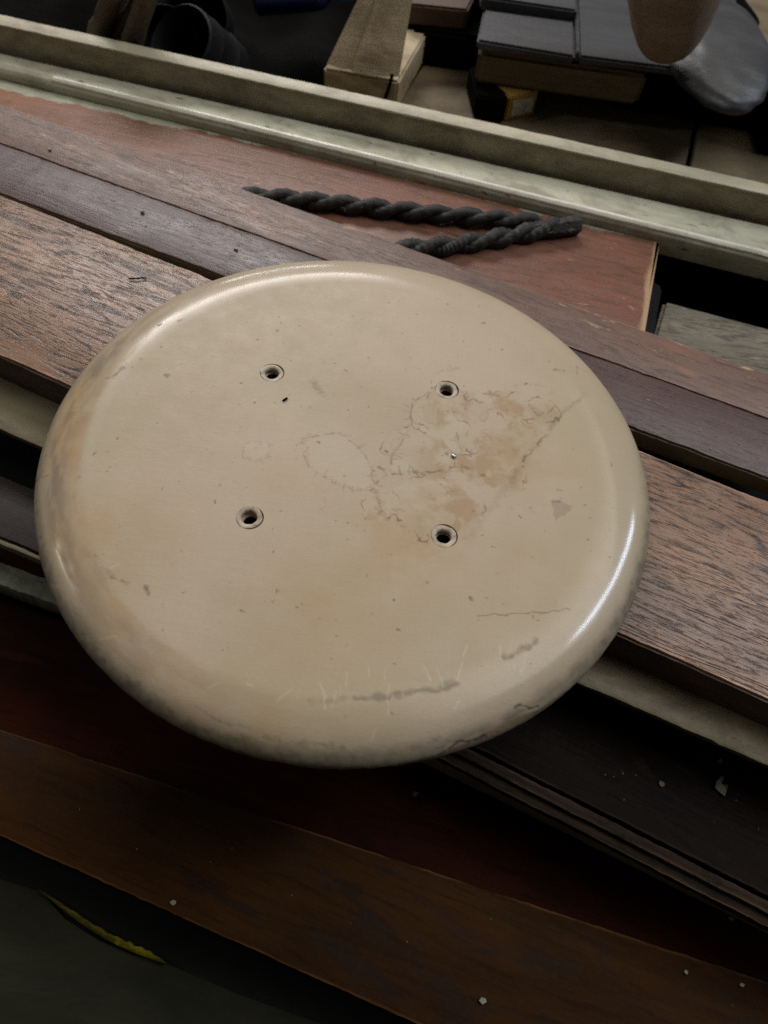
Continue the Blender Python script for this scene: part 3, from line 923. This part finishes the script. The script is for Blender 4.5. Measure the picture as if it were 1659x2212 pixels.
kb = NT('worn_bushing')
bc = kb.mix(kb.ramp(kb.noise((30, 30, 30), (1, 2, 3), 6, .7), .4, .65), lin((182, 167, 145)), lin((138, 122, 103)))
bc = kb.mix(kb.math('MULTIPLY', kb.ramp(kb.noise((70, 70, 70), (4, 2, 3), 4, .7), .6, .68), .7), bc, lin((92, 78, 66)))
kb.bump(kb.noise((90, 90, 90), (1, 1, 1), 5, .7), .3, .0006)
M['bushing'] = kb.done(bc, .45, .5)
for i, h in enumerate(holes):
    bm = bmesh.new()
    seg = 56
    lathe = [(.0395, -.012), (.0400, -.002), (.0388, .0000), (.0345, .0004), (.0275, -.0008), (.0242, -.003), (.0228, -.007), (.0226, -.012), (.0260, -.015), (.0395, -.012)]
    rings = []
    for r, z in lathe[:-1]:
        rings.append([bm.verts.new(Vector((r * (1 + .03 * math.sin(3 * t + i) + .02 * math.sin(7 * t + 2 * i)) * math.cos(t), r * (1 + .03 * math.cos(4 * t + i)) * math.sin(t), z)) * S) for t in (2 * math.pi * q_ / seg for q_ in range(seg))])
    for a, b in zip(rings, rings[1:] + rings[:1]):
        for q_ in range(seg):
            bm.faces.new((a[q_], a[(q_ + 1) % seg], b[(q_ + 1) % seg], b[q_]))
    o = bm_obj('hole_bushing', bm, M['bushing'], disc, 50)
    o.location = Vector((h[0] + (-.003 if i == 2 else -.0015), h[1] + (.002 if i == 2 else -.001), .139 - .0012 + (.001 if i == 2 else 0))) * S
    o.rotation_euler = (.06 * math.sin(i * 2.1), .06 * math.cos(i * 1.3), i)
# little bright nail head and a dark splinter on the face
kn = NT('bright_steel')
kn.b.inputs['Metallic'].default_value = 1.0
M['steel'] = kn.done(lin((170, 176, 186)), .3, .5)
bm = bmesh.new()
lathe_into(bm, (0, 0), [(.006, -.006), (.0085, -.001), (.0085, .004), (.006, .007), (.002, .008)], 20)
o = bm_obj('nail_head', bm, M['steel'], disc, 50)
c = on_disc(980, 986)
o.location = Vector((c[0], c[1], .139)) * S
bm = bmesh.new()
bmesh.ops.create_icosphere(bm, subdivisions=2, radius=1)
for v in bm.verts:
    v.co = Vector((v.co.x * .0125, v.co.y * .0042, v.co.z * .004)) * S
o = bm_obj('seed', bm, M['black'], None, 60)
c = on_disc(616, 864)
o.location = Vector((c[0], c[1], .0035)) * S
o.rotation_euler = (0, 0, .9)
tag(o, 'tiny dark seed lying on the disc below its upper left hole', 'seed')

# ------------------------------------------------------------------ rope on the red plank
zr = ZR + .042
up = [(360, 424), (440, 425), (520, 426), (600, 428), (680, 434), (760, 442), (840, 451), (940, 462), (1040, 472), (1120, 479), (1175, 484)]
dn = [(700, 556), (800, 547), (880, 538), (950, 531), (1000, 525), (1100, 510), (1180, 496), (1225, 487)]


def smooth_path(pts, z, n=160):
    P = np.array([un(x, y, z) for x, y in pts])
    t = np.linspace(0, len(P) - 1, n)
    i = np.clip(np.floor(t).astype(int), 0, len(P) - 2); f_ = (t - i)[:, None]
    p0 = P[np.clip(i - 1, 0, None)]; p1 = P[i]; p2 = P[i + 1]; p3 = P[np.clip(i + 2, None, len(P) - 1)]
    return .5 * ((2 * p1) + (-p0 + p2) * f_ + (2 * p0 - 5 * p1 + 4 * p2 - p3) * f_ ** 2 + (-p0 + 3 * p1 - 3 * p2 + p3) * f_ ** 3)


rp = tag(empty('twisted_rope', (0, 0, 0)), 'black twisted rope folded back on itself on the red plank', 'rope')
for nm, pts, rad in (('upper_length', up, .042), ('lower_length', dn, .043)):
    P = smooth_path(pts, zr)
    P[:, 2] += .004 * np.sin(np.linspace(0, 9, len(P)))
    ln = np.concatenate([[0], np.cumsum(np.linalg.norm(np.diff(P, axis=0), axis=1))])
    bm = bmesh.new()
    for s_ in range(2):
        path = []; rad_ = []
        for i in range(len(P)):
            t_ = P[min(i + 1, len(P) - 1)] - P[max(i - 1, 0)]; t_ = t_ / np.linalg.norm(t_)
            a = np.cross(t_, [0, 0, 1]); a /= np.linalg.norm(a); b = np.cross(a, t_)
            ph = ln[i] * 2 * np.pi / .29 + s_ * np.pi
            e_ = min(1, (ln[-1] - ln[i]) / .12 + .55)
            path.append(P[i] + (a * math.cos(ph) + b * math.sin(ph)) * rad * .44 * e_)
            rad_.append(rad * .62 * e_ * (1 + .07 * math.sin(i * 1.7 + s_ * 2) + .05 * math.sin(i * .37)))
        tube_bm(path, rad_, 12, bm)
    bm_obj(nm, bm, M['rope'], rp, 60)
# bound loop at the fold
bm = bmesh.new()
P = smooth_path([(1150, 497), (1185, 494), (1220, 490), (1248, 486)], zr, 24)
tube_bm(P, [.026, .030, .034, .037, .039, .040, .041, .041, .042, .042, .042, .042, .043, .043, .043, .044, .044, .044, .045, .045, .045, .045, .045, .044], 6, bm)
for v in bm.verts:
    v.co += Vector(rng.normal(0, .002, 3)) * S
bm_obj('bound_end', bm, M['rope'], rp, 50)

# ------------------------------------------------------------------ clutter behind the rails
ZW = -.36
def seat(pxs, z):
    return [un(x, y, z) for x, y in pxs]


# two sheets of plywood with a seam
s0, s1 = un(1462, 470, ZW), un(1508, 255, ZW)
dv = (s1 - s0) / np.linalg.norm(s1 - s0)
nv = np.array([dv[1], -dv[0], 0])
a_, b_ = s0 + dv * .02, s0 + dv * 3.2
for nm, lab, w0, w1 in (('plywood_sheet', 'dusty brown plywood sheet behind the beige rail, left of the seam', -1.62, -.012), ('plywood_sheet', 'dusty brown plywood sheet behind the beige rail, right of the seam', .012, 2.2)):
    c = (a_ + b_) / 2
    e = tag(empty(nm, c), lab, 'plywood', 'plywood sheets behind the rails')
    o = prism('sheet', [a_ - c + nv * w0, a_ - c + nv * w1, b_ - c + nv * w1, b_ - c + nv * w0], -.06, 0 if w0 < 0 else .006, M['ply'], e, .006)

# raised wooden block carrying a grey tray
ybl = un(1120, 254, ZW)[1] + .03
p0 = un_y(1018, 208, ybl); p1 = un_y(1408, 204, ybl); p2 = un_y(1030, 134, ybl); p3 = un_y(1440, 136, ybl)
zb0, zb1 = (p0[2] + p1[2]) / 2, (p2[2] + p3[2]) / 2
x0, x1 = p0[0], p1[0]
e = tag(empty('wooden_block', ((x0 + x1) / 2, ybl, zb0)), 'thick brown wooden block under the grey tray at the top right', 'block')
hw = (x1 - x0) / 2
prism('block', [(-hw, 0), (hw - .06, .0), (hw + .1, .9), (-hw + .05, .9)], 0, zb1 - zb0 - .01, M['block'], e, .02, 2, .006)
tr = tag(empty('grey_tray', ((x0 + x1) / 2, ybl, zb1)), 'dusty grey metal tray with a pale seam lying on the wooden block', 'tray')
hw2 = hw + .02
sx = un(1247, 90, zb1 + .05)[0] - (x0 + x1) / 2
y1 = un(1150, 40, zb1 + .03)[1] - ybl
prism('left_plate', [(-hw2, -.015), (sx - .008, -.015), (sx - .008, y1), (-hw2 + .02, y1)], 0, .045, M['slate'], tr, .012, 2, .005)
prism('right_plate', [(sx + .008, -.015), (hw2 + .5, .03), (hw2 + .5, y1 + .9), (sx + .008, y1 + .9)], 0, .04, M['slate'], tr, .012, 2, .006)
prism('upper_plate', [(-hw2 + .0, y1 + .02), (sx - .01, y1 + .02), (sx - .01, y1 + 1.0), (-hw2 - .1, y1 + 1.0)], .02, .10, M['slate'], tr, .012, 2, .006)
prism('seam', [(sx - .008, -.01), (sx + .010, -.01), (sx + .01, y1 + .05), (sx - .008, y1 + .05)], .01, .062, M['grey_plastic'], tr, .006)
# small boxes holding the block up
bx = seat([(1088, 262), (1152, 246), (1162, 212), (1096, 222)], ZW)
c = bx[0]
f0 = un(1090, 262, ZW); f1 = un(1152, 246, ZW)
hb = max(.1, zb0 - ZW - .004)
e = tag(empty('small_carton', f0), 'small yellow carton with a white sticker under the wooden block', 'carton')
dvx = f1 - f0; nn = np.array([-dvx[1], dvx[0], 0]); nn /= np.linalg.norm(nn)
prism('carton_body', [(0, 0), dvx[:2], dvx[:2] + nn[:2] * .3, nn[:2] * .3], .0, hb, M['label_yellow'], e, .006)
bm = bmesh.new()
q_ = [dvx * .16 - nn * .006 + np.array([0, 0, hb * .18]), dvx * .86 - nn * .006 + np.array([0, 0, hb * .18]), dvx * .86 - nn * .006 + np.array([0, 0, hb * .80]), dvx * .16 - nn * .006 + np.array([0, 0, hb * .80])]
vs = [bm.verts.new(Vector(p) * S) for p in q_] + [bm.verts.new(Vector(p + nn * .004) * S) for p in q_]
bm.faces.new(vs[:4]); bm.faces.new(vs[4:][::-1])
for i in range(4): bm.faces.new((vs[i], vs[(i + 1) % 4], vs[4 + (i + 1) % 4], vs[4 + i]))
bm_obj('sticker', bm, M['label_white'], e, 0)
f0 = un(1340, 240, ZW)
c_ = un(1060, 262, ZW)
e2 = tag(empty('carton_void', (c_[0], c_[1], ZW + .001)), 'black block filling the dark void under the wooden block, left of the small yellow carton', 'tin')  # added black solid in place of the dark void beside the carton
prism('void_body', [(-.10, .0), (.062, -.02), (.07, .3), (-.16, .3)], 0, hb * .98, M['black'], e2, .012)
e = tag(empty('tray_shade', (f0[0] + .05, f0[1], ZW + .007)), 'black box standing in for the shade right of the wooden block', 'box')  # added black solid in place of the shadow under the tray
prism('box', [(-.1, .0), (2.2, -.12), (2.2, .35), (-.1, .35)], 0, max(hb, zb1 - ZW - .05), M['black'], e, .015)  # body of the added black solid that stands in for the shadow
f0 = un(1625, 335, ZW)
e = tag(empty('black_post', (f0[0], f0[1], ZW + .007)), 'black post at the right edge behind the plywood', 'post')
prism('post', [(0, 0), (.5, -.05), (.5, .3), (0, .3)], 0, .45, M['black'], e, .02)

# cardboard carton with a leaning flap
yc = un(775, 232, ZW)[1]
q0, q1 = un_y(700, 210, yc), un_y(852, 250, yc)
zt0 = un_y(700, 148, yc)[2]; zt1 = un_y(850, 168, yc)[2]
e = tag(empty('cardboard_carton', (q0[0], yc, ZW)), 'old beige cardboard carton with a raised leaning flap at the top centre', 'carton')
wc = q1[0] - q0[0]
prism('carton_body', [(0, 0), (wc, -.03), (wc + .12, .65), (.1, .65)], .0, zt0 - ZW, M['card'], e, .012, 2, .01)
fl0 = un_y(706, 138, yc + .0) - np.array([q0[0], yc, ZW]); fl1 = un_y(862, 166, yc - .03) - np.array([q0[0], yc, ZW])
fu0 = un_y(772, 0, yc + .22) - np.array([q0[0], yc, ZW]); fu1 = un_y(888, 0, yc + .22) - np.array([q0[0], yc, ZW])
bm = bmesh.new()
NU, NVV = 14, 10
gr = []
for i in range(NU):
    row = []
    for j in range(NVV):
        a, b = i / (NU - 1), j / (NVV - 1)
        p = (1 - b) * ((1 - a) * fl0 + a * fl1) + b * ((1 - a) * fu0 + a * fu1) * 1.0
        p = p + np.array([0, -.035 * math.sin(math.pi * a) * (1 - .4 * b) + (.02 if .25 < a < .35 else 0), 0]) + (b * 1.15 - b) * (fu0 - fl0) * .4
        row.append(bm.verts.new(Vector(p) * S))
    gr.append(row)
for i in range(NU - 1):
    for j in range(NVV - 1):
        bm.faces.new((gr[i][j], gr[i + 1][j], gr[i + 1][j + 1], gr[i][j + 1]))
bmesh.ops.solidify(bm, geom=bm.faces[:], thickness=.018 * S)
bm_obj('leaning_flap', bm, M['card'], e, 40)
# a fold line and a torn notch on the carton front
bm = tube_bm([(wc * .93, -.032, .22), (wc * .88, -.032, .12), (wc * .80, -.032, .02)], .010, 6)
bm_obj('torn_edge', bm, M['black'], e)

f0 = un(935, 62, ZW + .2)
e = tag(empty('orange_board', f0), 'short orange brown board end right of the cardboard carton', 'board')
prism('board', [(-.16, 0), (.18, .03), (.26, .5), (-.12, .5)], 0, .11, M['orange_wood'], e, .012)
e = tag(empty('board_void', (f0[0], f0[1], ZW + .001)), 'added black block filling the dark void under the orange brown board end', 'filler')  # added black solid in place of the dark void below the board
prism('filler', [(-.26, -.02), (.36, -.02), (.40, .9), (-.2, .9)], 0, .195, M['black'], e, .02)

# round-ended wooden club and crumpled grey plastic bag on the tray
pz = zb1 + .12
tip = un(1440, 118, pz); bas = un(1475, -130, pz + .55)
bm = tube_bm([tip + (bas - tip) * t_ for t_ in (0, .02, .06, .12, .2, .35, .6, 1.0)], [.02, .055, .10, .135, .16, .19, .22, .25], 24)
o = bm_obj('wooden_club', bm, M['club'], None, 60)
tag(o, 'smooth brown wooden club with a rounded end resting on the grey tray', 'club')
bm = bmesh.new()
bmesh.ops.create_icosphere(bm, subdivisions=5, radius=1)
cb = un(1560, 105, zb1 + .1)
for v in bm.verts:
    p = v.co.copy()
    n1 = math.sin(p.x * 5 + p.y * 3) * math.cos(p.y * 6 - p.z * 4) + .6 * math.sin(p.x * 11 + p.z * 9 + 1.3) * math.cos(p.y * 9)
    cr = abs(math.sin(p.x * 4.1 + 2.2 * p.z + 1)) * abs(math.cos(p.y * 3.7 - 2.6 * p.x)) + .5 * abs(math.sin(p.z * 7 + p.y * 8 + p.x * 3))
    p *= .97 + .025 * n1 + .03 * cr
    v.co = Vector((p.x * .30, p.y * .62, max(-.35, p.z) * .12)) * S
o = bm_obj('plastic_bag', bm, M['grey_plastic'], None, 60)
o.location = Vector(cb + np.array([0, .1, -.05])) * S
tag(o, 'crumpled grey plastic bag beside the wooden club at the top right', 'bag')

# dark heap on the left: bamboo sticks, dented tins, blue bottle
for i, (a, b, rd) in enumerate([((190, 128), (262, -60), .05), ((210, 118), (275, -70), .035), ((228, 125), (330, -60), .035), ((262, 150), (325, -50), .045), ((275, 158), (345, -60), .03)]):
    pa, pb = un(*a, ZW + .06), un(*b, ZW + .55)
    bm = tube_bm([pa + (pb - pa) * t_ for t_ in np.linspace(0, 1, 12)], [rd * (1 + (.14 if k_ in (4, 9) else 0) + .05 * math.sin(k_ * 2.2 + i)) for k_ in range(12)], 12)
    o = bm_obj('bamboo_stick', bm, M['bamboo'], None, 50)
    tag(o, ['thick split bamboo stick, leftmost of the sticks behind the rail', 'pale bamboo stick right beside the leftmost one', 'bamboo stick in the middle of the five, leaning right', 'bamboo stick second from the right, left of the tins', 'thin bamboo stick nearest the dented tins'][i], 'stick', 'bamboo sticks behind the beige rail')


def tin(name, px, z, r, h, tiltx, tilty, lab, cat, mat):
    c = un(*px, z)
    bm = bmesh.new()
    seg = 28
    prof = [(r * .2, 0), (r * .95, 0), (r, .02), (r, h * .3), (r * 1.03, h * .33), (r, h * .36), (r * .99, h * .7), (r * 1.02, h * .73), (r, h * .76), (r, h), (r * .95, h + .01), (r * .92, h), (r * .9, h * .4), (r * .2, h * .38)]
    rings = [[bm.verts.new(Vector((a * (1 + .05 * math.sin(2 * t + z_ * 7)) * math.cos(t), a * math.sin(t), z_)) * S) for t in (2 * math.pi * i / seg for i in range(seg))] for a, z_ in prof]
    for a, b in zip(rings, rings[1:]):
        for i in range(seg): bm.faces.new((a[i], a[(i + 1) % seg], b[(i + 1) % seg], b[i]))
    bm.faces.new(rings[0]); bm.faces.new(rings[-1])
    o = bm_obj(name, bm, mat, None, 40)
    o.location = Vector(c) * S
    o.rotation_euler = (tiltx, tilty, 0)
    return tag(o, lab, cat, None)


tin('dented_tin', (360, 150), ZW, .17, .30, .5, .3, 'dented dark grey tin lying right of the bamboo sticks', 'tin', M['metal'])
tin('dented_tin', (480, 165), ZW, .19, .36, .6, -.5, 'larger dented grey tin tilted towards the blue bottle', 'tin', M['metal'])
tin('dented_tin', (440, 60), ZW + .1, .17, .30, .9, .2, 'dark tin at the very top behind the other two tins', 'tin', M['metal'])
c = un(640, 25, ZW + .15)
bt = tag(empty('blue_bottle', c), 'dark blue plastic bottle with a bright blue cap at the top edge', 'bottle')
bm = bmesh.new()
lathe_into(bm, (0, 0), [(.02, 0), (.08, 0), (.10, .02), (.10, .34), (.09, .40), (.05, .44), (.045, .49)], 28)
o = bm_obj('bottle_body', bm, M['blue'], bt, 40)
bm = bmesh.new()
lathe_into(bm, (0, 0), [(.02, .47), (.058, .47), (.06, .48), (.06, .56), (.05, .57), (.02, .57)], 24)
o2 = bm_obj('cap', bm, M['cyan'], bt, 40)
bt.rotation_euler = (0.0, math.radians(82), 0.15)
bt.location = Vector(un(548, -8, ZW + .2)) * S
bm = bmesh.new()
pts_ = [un(-300, 60, -.5), un(2100, 480, -.5), un(2300, -60, -.5), un(-300, -200, -.5)]
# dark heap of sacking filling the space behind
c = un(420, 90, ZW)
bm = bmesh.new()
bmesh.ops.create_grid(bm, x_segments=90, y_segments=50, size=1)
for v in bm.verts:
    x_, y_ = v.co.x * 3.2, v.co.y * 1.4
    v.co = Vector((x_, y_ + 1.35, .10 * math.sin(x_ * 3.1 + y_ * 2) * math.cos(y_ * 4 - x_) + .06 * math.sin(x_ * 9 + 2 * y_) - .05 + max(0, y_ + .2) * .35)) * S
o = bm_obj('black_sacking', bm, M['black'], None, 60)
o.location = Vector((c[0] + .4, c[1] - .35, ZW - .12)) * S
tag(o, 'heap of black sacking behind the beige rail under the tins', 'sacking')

# ------------------------------------------------------------------ loose flakes and dust
def flake(name, px, z, size, lab, cat, mat, thin=.12):
    c = un(*px, z)
    n = rng.integers(5, 8)
    bm = bmesh.new()
    a0 = rng.uniform(0, 6)
    ring = [bm.verts.new(Vector((size * rng.uniform(.5, 1.1) * math.cos(a0 + 2 * math.pi * i / n), size * rng.uniform(.4, .9) * math.sin(a0 + 2 * math.pi * i / n), size * rng.uniform(0, .25))) * S) for i in range(n)]
    f_ = bm.faces.new(ring)
    r_ = bmesh.ops.extrude_face_region(bm, geom=[f_])
    for v in r_['geom']:
        if isinstance(v, bmesh.types.BMVert): v.co.z += size * thin * S + .0003
    o = bm_obj(name, bm, mat, None, 0)
    o.location = Vector((c[0], c[1], z + .002)) * S
    return tag(o, lab, cat, None)


flake('paint_flake', (308, 460), ZB, .012, 'pale crumb on the purple strip of the stepped board, left of the disc', 'flake', M['flake'], .5)
flake('paint_flake', (108, 326), ZB + .007, .010, 'white speck on the lighter strip of the stepped board, upper left', 'flake', M['flake'], .5)
flake('paint_flake', (510, 540), ZB, .010, 'small pale crumb on the purple strip just above the disc', 'flake', M['flake'], .4)
bm = bmesh.new()
pf = [(1541, 1693), (1549, 1685), (1556, 1677), (1563, 1676), (1562, 1686), (1556, 1692), (1566, 1700), (1568, 1708), (1561, 1722), (1549, 1710), (1540, 1704)]
c = un(1553, 1700, ZP)
f_ = bm.faces.new([bm.verts.new(Vector(un(x_, y_, ZP) - c + np.array([0, 0, .006 + .01 * math.sin(x_)])) * S) for x_, y_ in pf])
r_ = bmesh.ops.extrude_face_region(bm, geom=[f_])
for v in r_['geom']:
    if isinstance(v, bmesh.types.BMVert): v.co.z += .006 * S
o = bm_obj('paint_flake', bm, M['flake'], None, 0)
o.location = Vector(c) * S
tag(o, 'largest cream paint flake, hook shaped, on the dark moulded plank', 'flake')
flake('paint_flake', (1553, 1646), ZP, .012, 'pale crumb just above the hook shaped flake on the dark plank', 'flake', M['flake'], .4)
flake('wood_chip', (1428, 1694), ZP, .014, 'tan wood chip on the dark moulded plank left of the hook shaped flake', 'chip', M['flake_brown'])
flake('paint_flake', (1042, 2161), ZK, .013, 'white paint flake on the brown board at the bottom', 'flake', M['flake'], .4)
flake('paint_flake', (375, 1951), ZK, .012, 'pale flake on the brown board above the yellow sliver', 'flake', M['flake'], .2)
flake('paint_flake', (1600, 2127), ZK, .012, 'pale flake on the brown board at the lower right', 'flake', M['flake'], .4)
flake('paint_flake', (1480, 2100), ZK, .009, 'tiny pale flake on the back edge of the brown board', 'flake', M['flake'], .4)
flake('paint_flake', (896, 1716), ZD, .016, 'dull flake on the dark red panel below the disc', 'flake', M['flake_brown'], .3)
flake('paint_flake', (1578, 1985), ZD, .011, 'tiny cream flake on the dark red panel at the right', 'flake', M['flake'], .3)
bm = tube_bm([un(278, 602, ZB + .006), un(290, 602, ZB + .008), un(306, 600, ZB + .008), un(316, 601, ZB + .006)], .003, 6)
tag(bm_obj('twig', bm, M['black'], None), 'short dark twig lying on the door jamb left of the disc', 'twig')


def crumbs(name, z, pxs, n, label, mat):
    bm = bmesh.new()
    (xa, ya), (xb, yb), wv_ = pxs
    for i in range(n):
        t_ = rng.uniform(0, 1)
        x_, y_ = xa + (xb - xa) * t_, ya + (yb - ya) * t_ + rng.uniform(0, 1) * wv_
        c = un(x_, y_, z)
        s_ = rng.uniform(.001, .0032)
        m_ = Matrix.Translation(Vector((c[0], c[1], z + s_ * .4)) * S) @ Matrix.Rotation(rng.uniform(0, 3), 4, 'Z') @ Matrix.Diagonal((s_ * S * rng.uniform(.8, 2), s_ * S, s_ * S * .6, 1))
        bmesh.ops.create_icosphere(bm, subdivisions=1, radius=1, matrix=m_)
    tag(bm_obj(name, bm, mat, None, 0), label, kind='stuff')


crumbs('dust_crumbs', ZB, ((0, 440), (1659, 1110), 300), 60, 'dust crumbs scattered on the door jamb', M['flake'])
crumbs('dust_crumbs', ZB + .001, ((0, 330), (1659, 930), 90), 40, 'dust crumbs scattered on the stepped board', M['flake'])
crumbs('dust_crumbs', ZP, ((1150, 1560), (1659, 1720), 150), 12, 'dust crumbs on the dark moulded plank', M['flake_brown'])
crumbs('dust_crumbs', ZK, ((0, 1620), (1659, 2160), 180), 14, 'dust crumbs on the lowest brown board', M['flake_brown'])
